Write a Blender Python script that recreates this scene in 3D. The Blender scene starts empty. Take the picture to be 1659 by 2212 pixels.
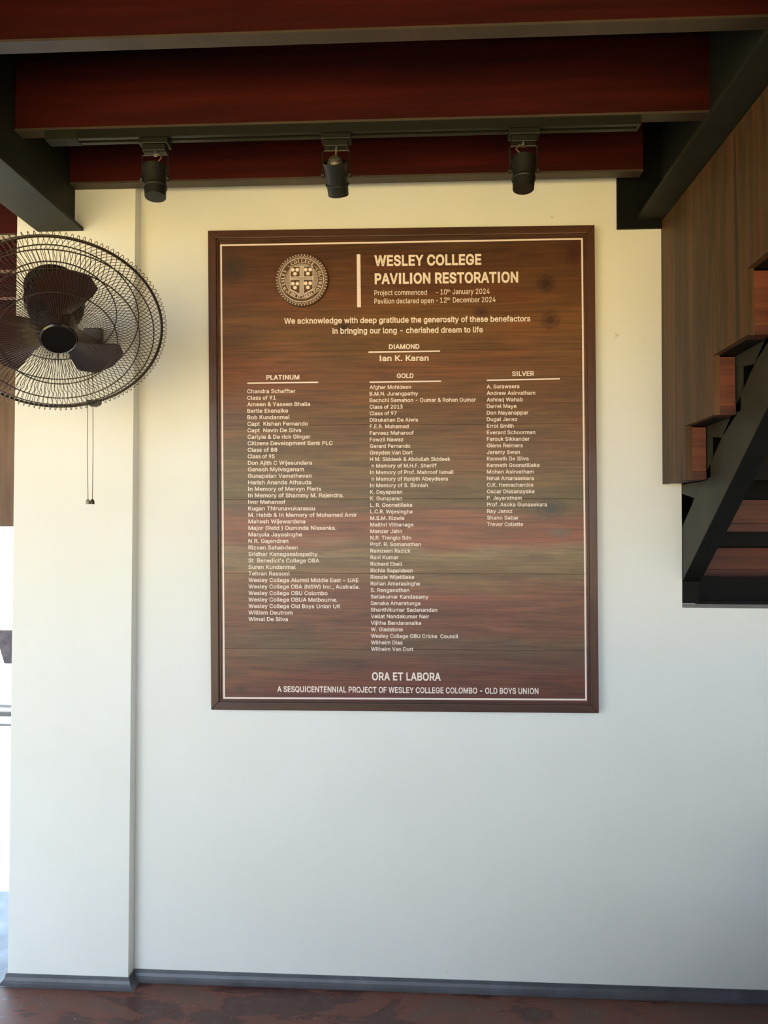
import bpy, bmesh, math, random, os
from mathutils import Vector, Matrix
random.seed(7)
C = bpy.context.scene.collection
SC = bpy.context.scene
# ------------------------------------------------------------------ camera
D, EYE, F, PW, PH = 2.34, 1.455, 1600.0, 1659.0, 2212.0
YAW, PITCH, ROLL = math.radians(2.997), math.radians(1.194), math.radians(0.121)
CAM = Vector((0, -D, EYE))
fw = Vector((-math.sin(YAW)*math.cos(PITCH), math.cos(YAW)*math.cos(PITCH), math.sin(PITCH)))
rt = Vector((math.cos(YAW), math.sin(YAW), 0)); up = rt.cross(fw)
rt, up = rt*math.cos(ROLL)+up*math.sin(ROLL), up*math.cos(ROLL)-rt*math.sin(ROLL)
cd = bpy.data.cameras.new('camera'); cam = bpy.data.objects.new('camera', cd); C.objects.link(cam)
cd.sensor_fit = 'VERTICAL'; cd.sensor_height = 36; cd.lens = F/PH*36; cd.clip_start = .02; cd.clip_end = 500
cam.matrix_world = Matrix(((rt.x, up.x, -fw.x, CAM.x), (rt.y, up.y, -fw.y, CAM.y), (rt.z, up.z, -fw.z, CAM.z), (0, 0, 0, 1)))
SC.camera = cam
# ------------------------------------------------------------------ sky, sun, exposure
w = bpy.data.worlds.new('sky'); SC.world = w; w.use_nodes = True
bg = w.node_tree.nodes['Background']; bg.inputs[0].default_value = (.65, .82, 1.0, 1); bg.inputs[1].default_value = 2.9
sd = bpy.data.lights.new('sun', 'SUN'); sd.energy = 13.0; sd.angle = .009; sd.color = (1, .93, .80)
sun = bpy.data.objects.new('sun', sd); C.objects.link(sun)
sun.rotation_euler = Vector((.35, .35, 1.0)).to_track_quat('Z', 'Y').to_euler()
SC.view_settings.view_transform = 'Standard'; SC.view_settings.look = 'None'
SC.view_settings.gamma = 1; SC.view_settings.use_curve_mapping = False
SC.view_settings.exposure = 1.2
SC.cycles.max_bounces = 8; SC.cycles.diffuse_bounces = 5


def unp(px, py, Y):
    d = fw + rt*((px-PW/2)/F) - up*((py-PH/2)/F)
    return CAM + d*((Y+D)/d.y)
def ux(px, Y, py=1106): return unp(px, py, Y).x
def uz(py, Y, px=830): return unp(px, py, Y).z

# ------------------------------------------------------------------ materials
def srgb(r, g, b):
    f = lambda c: (c/255/12.92) if c/255 <= .04045 else ((c/255+.055)/1.055)**2.4
    return (f(r), f(g), f(b), 1)
class N:
    def __init__(s, name):
        s.m = bpy.data.materials.new(name); s.m.use_nodes = True
        s.t = s.m.node_tree; s.b = s.t.nodes['Principled BSDF']
    def n(s, typ, **k):
        x = s.t.nodes.new(typ)
        for a, v in k.items():
            if a.startswith('_'): x.inputs[a[1:].replace('_', ' ')].default_value = v
            else: setattr(x, a, v)
        return x
    def l(s, a, b): s.t.links.new(a, b)
    def pos(s, scale=(1, 1, 1), loc=(0, 0, 0)):
        g = s.n('ShaderNodeNewGeometry'); m = s.n('ShaderNodeMapping')
        m.inputs['Scale'].default_value = scale; m.inputs['Location'].default_value = loc
        s.l(g.outputs['Position'], m.inputs[0]); return m.outputs[0]
    def noise(s, vec, sc, det=4, rough=.55, dist=0):
        x = s.n('ShaderNodeTexNoise'); x.inputs['Scale'].default_value = sc; x.inputs['Detail'].default_value = det
        x.inputs['Roughness'].default_value = rough; x.inputs['Distortion'].default_value = dist
        s.l(vec, x.inputs['Vector']); return x.outputs['Fac']
    def ramp(s, fac, stops, interp='LINEAR'):
        r = s.n('ShaderNodeValToRGB'); e = r.color_ramp.elements; r.color_ramp.interpolation = interp
        while len(e) < len(stops): e.new(.5)
        for i, (p, c) in enumerate(stops):
            e[i].position = p; e[i].color = c if len(c) == 4 else (*c, 1)
        s.l(fac, r.inputs[0]); return r.outputs[0]
    def mix(s, fac, a, b, mode='MIX'):
        x = s.n('ShaderNodeMix', data_type='RGBA', blend_type=mode)
        for v, i in ((fac, 0), (a, 6), (b, 7)):
            if hasattr(v, 'links') or hasattr(v, 'is_linked'): s.l(v, x.inputs[i])
            else: x.inputs[i].default_value = v
        return x.outputs[2]
    def math(s, op, a, b=0.0, c=0.0, clamp=False):
        x = s.n('ShaderNodeMath', operation=op, use_clamp=clamp)
        for v, i in ((a, 0), (b, 1), (c, 2)):
            if hasattr(v, 'is_linked'): s.l(v, x.inputs[i])
            else: x.inputs[i].default_value = v
        return x.outputs[0]
    def bump(s, h, strength=.3, dist=.002):
        x = s.n('ShaderNodeBump'); x.inputs['Strength'].default_value = strength; x.inputs['Distance'].default_value = dist
        s.l(h, x.inputs['Height']); s.l(x.outputs[0], s.b.inputs['Normal'])
    def out(s, col=None, rough=None, spec=None, metal=None, coat=None):
        for v, k in ((col, 'Base Color'), (rough, 'Roughness'), (spec, 'Specular IOR Level'), (metal, 'Metallic'), (coat, 'Coat Weight')):
            if v is None: continue
            if hasattr(v, 'is_linked'): s.l(v, s.b.inputs[k])
            else: s.b.inputs[k].default_value = v
        return s.m

def simple(name, col, rough=.5, var=.12, sc=30, metal=0, spec=.5, coat=0, bump=.05):
    a = N(name); f = a.noise(a.pos(), sc, 5)
    d = tuple(c*(1-var) for c in col[:3])+(1,); h = tuple(min(1, c*(1+var)) for c in col[:3])+(1,)
    a.bump(f, bump, .001)
    return a.out(a.ramp(f, [(.3, d), (.7, h)]), rough, spec, metal, coat)

def wood(name, cols, axis, rough=.5, gs=1.0, bump=.15, spec=.4, coat=0):
    """streaky timber, grain running along the axis"""
    a = N(name); st = {'x': (1.2, 22, 22), 'y': (22, 1.2, 22), 'z': (22, 22, 1.2)}[axis]
    v = a.pos(tuple(c*gs for c in st)); f = a.noise(v, 1.0, 6, .6, .6)
    v2 = a.pos(tuple(c*gs*5 for c in st)); f2 = a.noise(v2, 1.0, 4, .6, .2)
    n = len(cols); c = a.ramp(f, [(.28+.44*i/(n-1), cols[i]) for i in range(n)])
    c = a.mix(.55, c, a.ramp(f2, [(.3, (.55, .55, .55)), (.65, (1.1, 1.1, 1.1))]), 'MULTIPLY')
    a.bump(f2, bump, .0015)
    return a.out(c, rough, spec, 0, coat)

def wall_mat():
    a = N('white_wall_paint'); f = a.noise(a.pos(), 2.2, 3); f2 = a.noise(a.pos(), 160, 3)
    c = a.ramp(f, [(.3, (.80, .785, .735, 1)), (.7, (.84, .828, .785, 1))])
    # rubbed smudges on the paint
    g = a.n('ShaderNodeNewGeometry')
    for (px, py, r, k) in ((1332, 724, .012, .25), (1193, 469, .007, .35), (1390, 735, .02, .05), (243, 930, .004, .5), (482*0+965, 2100, .006, .2)):
        p = unp(px, py, 0)
        d = a.n('ShaderNodeVectorMath', operation='DISTANCE'); a.l(g.outputs['Position'], d.inputs[0]); d.inputs[1].default_value = p
        nn = a.noise(a.pos(), 130, 3)
        q = a.math('SUBTRACT', 1.0, a.math('DIVIDE', d.outputs['Value'], r), clamp=True)
        q = a.math('MULTIPLY', a.math('MULTIPLY', q, a.math('GREATER_THAN', nn, .47)), k*2, clamp=True)
        c = a.mix(q, c, (.33, .30, .22, 1))
    a.bump(f2, .06, .001)
    return a.out(c, .55, .35)
def floor_mat():
    a = N('worn_red_oxide_floor')
    f = a.noise(a.pos((1, 2.4, 1)), 3.3, 6, .62, .5); f2 = a.noise(a.pos(), 28, 5); f3 = a.noise(a.pos(), 150, 2)
    c = a.ramp(f, [(.34, srgb(70, 26, 20)), (.46, srgb(66, 24, 20)), (.49, srgb(112, 60, 46)), (.62, srgb(94, 66, 56)), (.8, srgb(112, 54, 40))])
    c = a.mix(a.ramp(f2, [(.4, (0, 0, 0)), (.75, (.35, .35, .35))]), c, srgb(96, 80, 76))
    c = a.mix(a.ramp(f3, [(.72, (0, 0, 0)), (.75, (1, 1, 1))]), c, srgb(190, 165, 140))
    a.bump(f2, .15, .003)
    return a.out(c, a.ramp(f, [(.46, (.34, .34, .34)), (.48, (.5, .5, .5))]), .5)
def plank_mat():
    a = N('stained_pine_planks'); P = lambda *k: srgb(*k)
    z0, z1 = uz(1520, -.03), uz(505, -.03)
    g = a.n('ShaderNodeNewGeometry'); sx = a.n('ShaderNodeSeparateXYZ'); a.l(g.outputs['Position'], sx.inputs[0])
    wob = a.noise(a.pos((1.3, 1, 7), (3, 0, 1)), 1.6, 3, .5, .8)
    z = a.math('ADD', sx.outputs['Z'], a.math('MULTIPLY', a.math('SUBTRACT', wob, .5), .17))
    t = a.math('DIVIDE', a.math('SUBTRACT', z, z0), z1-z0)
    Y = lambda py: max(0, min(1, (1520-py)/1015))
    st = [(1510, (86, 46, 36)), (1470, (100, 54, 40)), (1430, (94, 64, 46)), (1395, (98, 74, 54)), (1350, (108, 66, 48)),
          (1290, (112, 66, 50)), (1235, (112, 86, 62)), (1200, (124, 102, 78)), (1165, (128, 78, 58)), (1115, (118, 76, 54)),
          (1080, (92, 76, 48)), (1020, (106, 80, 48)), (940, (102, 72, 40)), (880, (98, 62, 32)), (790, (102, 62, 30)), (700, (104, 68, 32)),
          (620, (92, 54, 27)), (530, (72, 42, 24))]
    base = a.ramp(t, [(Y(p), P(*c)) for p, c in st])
    gr = a.noise(a.pos((1.1, 1, 46)), 2.2, 9, .7, 1.3)
    base = a.mix(.8, base, a.ramp(gr, [(.28, (.50, .46, .42)), (.5, (1.08, 1.06, 1.02)), (.72, (1.65, 1.58, 1.45))]), 'MULTIPLY')
    med = a.noise(a.pos((1.0, 1, 11), (5, 0, 3)), 1.9, 5, .62, 1.8)
    base = a.mix(.75, base, a.ramp(med, [(.30, (.56, .50, .46)), (.45, (.92, .90, .88)), (.56, (1.16, 1.12, 1.04)), (.70, (1.50, 1.40, 1.16))]), 'MULTIPLY')
    hue = a.noise(a.pos((1.4, 1, 4), (1, 0, 9)), 1.3, 3, .55, .6)
    base = a.mix(.9, base, a.ramp(hue, [(.34, (1.12, .88, .84)), (.5, (1, 1, 1)), (.64, (.98, 1.08, .90))]), 'MULTIPLY')
    fine = a.noise(a.pos((6, 1, 420)), 1.0, 4, .6, .3)
    base = a.mix(.35, base, a.ramp(fine, [(.3, (.5, .5, .5)), (.6, (1.15, 1.15, 1.15))]), 'MULTIPLY')
    blot = a.noise(a.pos((2.6, 1, 5), (7, 0, 2)), 1.5, 3, .5, .4)
    base = a.mix(a.ramp(blot, [(.55, (0, 0, 0)), (.75, (.4, .4, .4))]), base, srgb(78, 58, 38))
    base = a.mix(a.ramp(blot, [(.25, (.35, .35, .35)), (.42, (0, 0, 0))]), base, srgb(122, 60, 36))
    for (px, py, rx, rz, core) in ((1180, 610, .034, .032, (44, 20, 9)), (1190, 690, .036, .034, (66, 30, 12)), (742, 706, .026, .026, (46, 24, 12)),
                             (1040, 672, .028, .018, (66, 28, 14)), (1190, 1098, .062, .038, (66, 56, 44)), (500, 580, .05, .06, (58, 42, 26)), (1240, 545, .03, .05, (66, 26, 20)),
                             (520, 1490, .03, .02, (70, 40, 34)), (1210, 1150, .05, .02, (110, 88, 70)), (655, 1358, .045, .03, (92, 62, 48)), (870, 1136, .018, .016, (90, 52, 40))):
        p = unp(px, py, -.03); m = a.n('ShaderNodeMapping'); a.l(g.outputs['Position'], m.inputs[0])
        m.inputs['Location'].default_value = (-p.x/rx, 0, -p.z/rz); m.inputs['Scale'].default_value = (1/rx, 0, 1/rz)
        L = a.n('ShaderNodeVectorMath', operation='LENGTH'); a.l(m.outputs[0], L.inputs[0])
        kn = a.noise(a.pos((40, 1, 40)), 1.2, 3)
        d = a.math('ADD', L.outputs['Value'], a.math('MULTIPLY', a.math('SUBTRACT', kn, .5), .55))
        k = a.ramp(d, [(0, (1, 1, 1)), (.35, (.85, .85, .85)), (.5, (.35, .35, .35)), (.6, (.65, .65, .65)), (1, (0, 0, 0))])
        base = a.mix(k, base, srgb(*core))
    a.bump(a.math('ADD', gr, a.math('MULTIPLY', fine, .5)), .35, .0012)
    a.b.inputs['Coat Roughness'].default_value = .25
    return a.out(base, .42, .4, 0, .12)

M = dict(
    wall=wall_mat(), floor=floor_mat(), plank=plank_mat(),
    joist=wood('red_stained_joist_timber', [srgb(36, 7, 6), srgb(60, 13, 10), srgb(80, 21, 13)], 'x', .7, .6, .15, .15),
    strip=simple('dull_grey_brown_paint', srgb(70, 58, 48), .55, .15, 12),
    ceil=simple('dark_ceiling_boards', srgb(46, 20, 15), .7, .2, 8),
    steel=simple('dark_green_black_steel_paint', srgb(33, 34, 25), .6, .3, 7, 0, .22),
    stairsteel=simple('dark_olive_stringer_paint', srgb(46, 45, 34), .5, .25, 9, 0, .3),
    black=simple('black_painted_steel', srgb(14, 14, 13), .6, .2, 14, 0, .15),
    grey=simple('grey_cement_paint', srgb(104, 102, 100), .6, .12, 20),
    cove=simple('slate_grey_cement_cove', srgb(84, 84, 92), .38, .22, 14, 0, .5, 0, .2),
    frame=wood('dark_brown_frame_timber', [srgb(58, 34, 24), srgb(76, 45, 31), srgb(90, 54, 38)], 'x', .42, .7, .08, .4, .08),
    framev=wood('dark_brown_frame_timber_upright', [srgb(58, 34, 24), srgb(76, 45, 31), srgb(90, 54, 38)], 'z', .42, .7, .08, .4, .08),
    letter=simple('pale_pink_white_print', srgb(242, 222, 208), .5, .02, 40, bump=0),
    line=simple('pale_print_line', srgb(240, 220, 212), .5, .02, 40, bump=0),
    disc=simple('dark_brown_emblem_disc', srgb(86, 56, 34), .5, .15, 25),
    panel=wood('brown_stair_panel_timber', [srgb(44, 29, 16), srgb(92, 60, 34), srgb(64, 46, 24), srgb(98, 66, 40), srgb(58, 38, 22)], 'z', .55, .62, .1, .3),
    redwood=wood('orange_red_stair_timber', [srgb(72, 34, 22), srgb(104, 54, 34), srgb(122, 66, 42)], 'x', .5, 1.2, .15),
    redwood_shade=wood('shaded_red_stair_timber', [srgb(62, 28, 22), srgb(84, 40, 30), srgb(94, 46, 36)], 'x', .5, 1.2, .15),  # darker copy of the stair timber; the tread edges' shade is in its colour
    gwood=wood('light_brown_swirled_timber', [srgb(80, 58, 44), srgb(108, 82, 62), srgb(124, 96, 76)], 'z', .5, .4),
    wire=simple('dark_bronze_wire', srgb(56, 42, 30), .38, .1, 60, .3),
    fanplastic=simple('black_brown_plastic', srgb(34, 26, 24), .35, .15, 40),
    blade=simple('dark_maroon_fan_blade', srgb(52, 32, 29), .32, .1, 20),
    gloss=simple('glossy_black_badge', srgb(14, 16, 18), .12, .1, 20, 0, .6),
    chrome=simple('worn_chrome', srgb(190, 190, 185), .25, .05, 30, 1),
    lamp=simple('black_lamp_metal', srgb(28, 28, 22), .45, .15, 40, .2),
    mesh=simple('perforated_dome_metal', srgb(96, 88, 76), .4, .2, 80, .4),
    cable=simple('brown_flex', srgb(120, 98, 74), .5, .1, 60),
    bobg=simple('pale_grey_plastic', srgb(150, 142, 126), .45, .05, 40),
    bobd=simple('dark_brown_plastic', srgb(62, 48, 38), .35, .05, 40),
    ext=simple('pale_concrete_ground', srgb(122, 130, 142), .6, .3, 9),
    soil=simple('dry_grass_and_sand', srgb(196, 168, 102), .9, .2, 1.5),
    kerb=simple('grey_stone_kerb', srgb(88, 84, 82), .7, .35, 10),
    white=simple('white_render', srgb(235, 232, 226), .7, .04, 5),
    pot=simple('mottled_grey_planter', srgb(64, 54, 54), .8, .5, 18, bump=.5),
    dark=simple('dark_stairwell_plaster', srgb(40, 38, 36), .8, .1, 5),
)

# ------------------------------------------------------------------ mesh helpers
class MB:
    def __init__(s): s.v = []; s.f = []
    def add(s, vs, fs):
        o = len(s.v); s.v += [Vector(v) for v in vs]; s.f += [tuple(i+o for i in f) for f in fs]; return s
    def hexa(s, a, b):
        """two quads (front, back) with matching corners"""
        return s.add(list(a)+list(b), [(0, 1, 2, 3), (7, 6, 5, 4), (0, 4, 5, 1), (1, 5, 6, 2), (2, 6, 7, 3), (3, 7, 4, 0)])
    def box(s, x0, x1, y0, y1, z0, z1):
        return s.hexa([(x0, y0, z0), (x1, y0, z0), (x1, y0, z1), (x0, y0, z1)], [(x0, y1, z0), (x1, y1, z0), (x1, y1, z1), (x0, y1, z1)])
    def prism(s, prof, off):
        """closed profile of 3D points extruded by the offset vector"""
        n = len(prof); off = Vector(off); a = [Vector(p) for p in prof]
        fs = [tuple(range(n)), tuple(range(2*n-1, n-1, -1))]
        fs += [(i, i+n, (i+1) % n+n, (i+1) % n) for i in range(n)]
        return s.add(a+[p+off for p in a], fs)
    def tube(s, pts, r, k=6, caps=True, closed=False):
        pts = [Vector(p) for p in pts]; n = len(pts); vs = []; fs = []; prev = None
        rr = r if isinstance(r, (list, tuple)) else [r]*n
        for i, p in enumerate(pts):
            a = pts[(i-1) % n] if (i or closed) else p; b = pts[(i+1) % n] if (i < n-1 or closed) else p
            t = (b-a).normalized()
            if prev is None: u = t.orthogonal().normalized()
            else:
                u = prev-t*prev.dot(t)
                u = u.normalized() if u.length > 1e-6 else t.orthogonal().normalized()
            prev = u; w_ = t.cross(u)
            vs += [p+(u*math.cos(2*math.pi*j/k)+w_*math.sin(2*math.pi*j/k))*rr[i] for j in range(k)]
        for i in range(n if closed else n-1):
            i2 = (i+1) % n
            fs += [(i*k+j, i*k+(j+1) % k, i2*k+(j+1) % k, i2*k+j) for j in range(k)]
        if caps and not closed: fs += [tuple(range(k-1, -1, -1)), tuple((n-1)*k+j for j in range(k))]
        return s.add(vs, fs)
    def lathe(s, prof, o, n, a, b, k=32, cap0=True, cap1=True):
        """prof: (radius, distance along n) pairs"""
        o, n, a, b = map(Vector, (o, n, a, b)); vs = []; fs = []
        for r, h in prof:
            vs += [o+n*h+(a*math.cos(2*math.pi*j/k)+b*math.sin(2*math.pi*j/k))*r for j in range(k)]
        for i in range(len(prof)-1): fs += [(i*k+j, i*k+(j+1) % k, (i+1)*k+(j+1) % k, (i+1)*k+j) for j in range(k)]
        if cap0: fs.append(tuple(range(k-1, -1, -1)))
        if cap1: fs.append(tuple((len(prof)-1)*k+j for j in range(k)))
        return s.add(vs, fs)
    def build(s, name, mat, parent=None, bevel=0, smooth=False, fix=True):
        org = Vector((0, 0, 0)); q = parent
        while q is not None: org += q.location; q = q.parent
        me = bpy.data.meshes.new(name); me.from_pydata([v-org for v in s.v], [], s.f)
        if fix:
            bm = bmesh.new(); bm.from_mesh(me); bmesh.ops.recalc_face_normals(bm, faces=bm.faces)
            if bevel: bmesh.ops.bevel(bm, geom=[e for e in bm.edges if e.is_manifold and e.calc_face_angle(0) > .6], offset=bevel, segments=2, affect='EDGES', profile=.6)
            bm.to_mesh(me); bm.free()
        if smooth:
            bm = bmesh.new(); bm.from_mesh(me)
            for e in bm.edges: e.smooth = not (e.is_manifold and e.calc_face_angle(0) > .7)
            bm.to_mesh(me); bm.free()
        for m_ in (mat if isinstance(mat, list) else [mat]): me.materials.append(m_)
        if smooth:
            me.polygons.foreach_set('use_smooth', [True]*len(me.polygons))
        me.update(); o = bpy.data.objects.new(name, me); C.objects.link(o); o.parent = parent
        return o
def tag(o, label=None, cat=None, group=None, kind=None):
    for k, v in (('label', label), ('category', cat), ('group', group), ('kind', kind)):
        if v: o[k] = v
    return o
def thing(name, loc, label, cat, group=None, kind=None):
    o = bpy.data.objects.new(name, None); C.objects.link(o); o.location = loc; o.empty_display_size = .05
    return tag(o, label, cat, group, kind)
def struct(o, label=None): o['kind'] = 'structure'; (o.__setitem__('label', label) if label else None); return o

# ================================================================== the setting
XL = ux(29, -.045)                    # pillar left edge
XP = ux(286.5, -.045)                 # pillar right edge
PD = .045
XO = ux(1473, 0, 1180)                # left edge of the stair opening
ZS = uz(1305, 0, 1560)                # sill
ZJ = uz(394, -.047, 900)                  # underside of joists
ZC = ZJ+.24
XE = 1.75
b = MB(); b.box(XL, XO, 0, .22, 0, ZC); b.box(XO, XE, 0, .22, 0, ZS-.012)
struct(b.build('wall_back', M['wall']), 'cream white painted wall behind the board, with stair opening at right')
b = MB(); b.box(XL, XP, -PD, 0, 0, ZC)
struct(b.build('trim_1', M['wall'], bevel=.002), 'shallow white pilaster at the left end of the wall, behind the fan')
b = MB(); b.box(XE, XE+.15, -5.4, 1.6, 0, ZC); struct(b.build('wall_right', M['wall']))
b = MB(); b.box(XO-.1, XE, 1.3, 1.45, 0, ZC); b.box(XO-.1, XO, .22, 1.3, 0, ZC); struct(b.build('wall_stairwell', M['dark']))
b = MB(); b.box(-3.4, XE+.2, -3.7, 0, ZC, ZC+.12).box(-3.4, XL+.3, 0, 1.7, ZC, ZC+.12).box(XL+.3, XE+.2, 0, 1.5, ZC, ZC+.12); struct(b.build('ceiling', M['ceil']))
b = MB(); b.box(XL-.01, XE, -3.9, 0, -.1, .022); struct(b.build('floor', M['floor']), 'worn red oxide cement floor with dark maroon patches')
b = MB(); b.box(-9, XL-.01, -3.9, 3.26, -.1, .018); struct(b.build('floor_side', M['ext']), 'pale blue grey concrete floor outside, left of the pilaster')
b = MB(); b.box(-60, 60, -90, 60, -.3, -.1); struct(b.build('ground', M['soil']))
b = MB(); b.box(-1.0, XE, -2.66, -2.54, 0, .98); struct(b.build('added_low_wall', M['wall']), 'unseen low wall added behind the viewer to darken the lower wall')  # added out of view to cut daylight on the lower wall
b = MB(); b.box(-1.6, XE, -3.76, -3.70, 2.06, ZC+.1).box(-3.46, -3.40, -.7, 1.7, 2.0, ZC+.1); struct(b.build('added_eaves_board', M['ceil']), 'unseen dark eaves board added to narrow the sky light')  # boards added at the roof edges to narrow the band of sky light
b = MB(); b.box(-3.5, -3.4, -3.7, -.3, 0, ZC); struct(b.build('added_wall_left', M['wall']), 'unseen side wall added to dim the light from the left')  # added to hold back daylight entering from the left
# low counter added out of frame to shade the foot of the wall
ct = thing('added_counter', (1.0, -1.2, .022), 'unseen low dark counter added at right to shade the wall foot', 'counter')
MB().box(.50, XE-.02, -1.55, -1.12, .60, .64).box(1.12, XE-.02, -1.1195, -.06, .60, .64).build('added_counter_top', M['frame'], ct, .004)
MB().box(.55, XE-.05, -1.50, -1.16, .0225, .5995).build('added_counter_front', M['frame'], ct)
MB().box(1.16, XE-.05, -1.14, -.08, .0225, .5995).build('added_counter_side', M['frame'], ct)
# cove skirting
def cove(p0, p1, nrm, name, miter=(0, 0)):
    """coved band: top on the wall at 5 cm, curving out 5.5 cm onto the floor"""
    p0, p1, nrm = Vector(p0), Vector(p1), Vector(nrm); t = (p1-p0).normalized(); prof = [(0, .0225), (0, .051), (.004, .052), (.0055, .042), (.010, .034), (.015, .028), (.021, .0235), (.026, .0228), (.026, .0225)]
    mb = MB(); vs = []
    for e, (p, m_) in enumerate(((p0, miter[0]), (p1, miter[1]))):
        vs += [p+nrm*a+t*(a*m_)+Vector((0, 0, z)) for a, z in prof]
    n = len(prof); mb.add(vs, [tuple(range(n)), tuple(range(2*n-1, n-1, -1))]+[(i, i+n, (i+1) % n+n, (i+1) % n) for i in range(n)])
    return mb, struct(mb.build(name, M['cove']))
def zoff(px, py, Y): return unp(px, py, Y).z
cove((XP, 0, 0), (XE, 0, 0), (0, -1, 0), 'baseboard_back', (1, 0))
cove((XL, -PD, 0), (XP, -PD, 0), (0, -1, 0), 'baseboard_pilaster', (-1, 1))
cove((XP, -PD, 0), (XP, 0, 0), (1, 0, 0), 'baseboard_return', (-1, -1))
cove((XL, .22, 0), (XL, -PD, 0), (-1, 0, 0), 'baseboard_left', (0, 1))

# ------------------------------------------------------------------ joists
XBC = ux(146, 0, 500); XBL = ux(160, -.05, 500)-.010      # left steel beam: flange centre, web
XR0, XR1 = ux(1373, 0, 478), ux(1441, 0, 478)
XBR = ux(1406, 0, 480)
ys = [(-.087, -.047), (-.40, -.36), (-.76, -.72), (-1.12, -1.08), (-1.48, -1.44), (-1.84, -1.80), (-2.2, -2.16), (-2.56, -2.52), (-2.92, -2.88), (-3.28, -3.24), (-3.64, -3.60)]
jl = ['red brown ceiling joist lying against the wall top', 'red brown ceiling joist that carries the spotlight track', 'red brown ceiling joist nearest the top edge of the picture'] + ['red brown ceiling joist above the viewer, %s joist out from the board wall' % q for q in ('fourth', 'fifth', 'sixth', 'seventh', 'eighth', 'ninth', 'tenth', 'eleventh')]
JE = ux(1386, -.07, 380)
for i, (y0, y1) in enumerate(ys):
    t = thing('ceiling_joist', (0, y0, ZJ), jl[i], 'joist', 'red brown ceiling joists')
    x1 = JE if i == 0 else XR1-.012
    MB().box(XBL+.012, x1, y0, y1-.0005, ZJ+.006, ZC-.001).build('joist_board', M['joist'], t, .001)
    MB().box(XBL+.012, x1, y0-.001, y1-.0005, ZJ, ZJ+.006).build('bottom_strip', M['strip'], t)
for k in range(4):
    y0 = .30+k*.36
    t = thing('ceiling_joist', (-2, y0, ZJ), 'red brown ceiling joist beyond the left steel beam, %s' % ['first past the wall plane', 'second past the wall plane', 'third past the wall plane', 'fourth past the wall plane', 'fifth past the wall plane', 'sixth past the wall plane', 'farthest past the wall plane'][k], 'joist', 'joists beyond the wall')
    MB().box(-3.3, XL-.03, y0, y0+.04, ZJ+.006, ZC-.001).build('joist_board', M['joist'], t)
    MB().box(-3.3, XL-.03, y0-.001, y0+.04, ZJ, ZJ+.006).build('bottom_strip', M['strip' if k == 0 else 'joist'], t)

# ------------------------------------------------------------------ steel beams running towards the viewer
ZF = uz(512, 0, 160)
def ibeam(xc, half, zf, ztop, y0, y1, label, wo=0):
    t = thing('steel_beam', (xc, y1, zf), label, 'beam')
    MB().box(xc-half, xc+half, y0, y1, zf, zf+.012).build('bottom_flange', M['steel'], t, .0015)
    MB().box(xc-.010+wo, xc+.010+wo, y0, y1, zf+.012, ztop-.012).build('web', M['steel'], t)
    MB().box(xc-half, xc+half, y0, y1, ztop-.012, ztop-.001).build('top_flange', M['steel'], t)
    return t
ibeam(XBC, .075, ZF, ZC, -3.66, -PD-.001, 'dark green steel beam above the fan at left', XBL-XBC)
ZR = uz(478, 0, 1406)
t = ibeam((XR0+XR1)/2, (XR1-XR0)/2, ZR, ZC, -3.66, -.0135, 'dark green steel beam beside the top of the stair panel', (XR1-XR0)/2-.010)
p0, p1 = unp(1331, 385, 0), unp(1438, 495, 0)
o = MB().box(p0.x, p1.x, -.012, -.0005, p1.z, ZC-.002).build('steel_wall_plate', M['black'], None, .001)
tag(o, 'black rectangular steel plate on the wall at the beam end', 'plate')

# ================================================================== honours board
YB, YT = -.034, -.022                 # frame front, plank front
CN = [unp(*p, YB) for p in ((450, 499.5), (1283.5, 487.5), (1293, 1540), (457, 1532.5))]
CP = [(450, 499.5), (1283.5, 487.5), (1293, 1540), (457, 1532.5)]
def bil(c, s, t): return (1-s)*(1-t)*c[0]+s*(1-t)*c[1]+s*t*c[2]+(1-s)*t*c[3]
def st_of(px, py):
    s, t = (px-450)/835, (py-500)/1040
    for _ in range(12):
        x = bil([c[0] for c in CP], s, t); y = bil([c[1] for c in CP], s, t)
        s -= (x-px)/833; t -= (y-py)/1040
    return s, t
def bw(s, t, Y):
    p = unp(bil([c[0] for c in CP], s, t), bil([c[1] for c in CP], s, t), -.028); return Vector((p.x, Y, p.z))
def bpx(px, py, Y): return bw(*st_of(px, py), Y)
bd = thing('honours_board', (ux(873, 0), 0, bpx(873, 1535, 0).z), 'large dark wooden framed board of names in pale lettering on the white wall', 'board')
W0, W1 = .0205, .0165               # frame bar widths in s, t
def bar(q, name, mat, y0, y1, bev=.002):
    MB().hexa([bw(s, t, y0) for s, t in q], [bw(s, t, y1) for s, t in q]).build(name, mat, bd, bev)
S1, T1 = 1-W0, 1-W1
bar([(0, 0), (1, 0), (S1, W1), (W0, W1)], 'frame_rail', M['frame'], YB, -.001)
bar([(W0, T1), (S1, T1), (1, 1), (0, 1)], 'frame_rail', M['frame'], YB, -.001)
bar([(0, 0), (W0, W1), (W0, T1), (0, 1)], 'frame_stile', M['framev'], YB, -.001)
bar([(1, 0), (1, 1), (S1, T1), (S1, W1)], 'frame_stile', M['framev'], YB, -.001)
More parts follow.
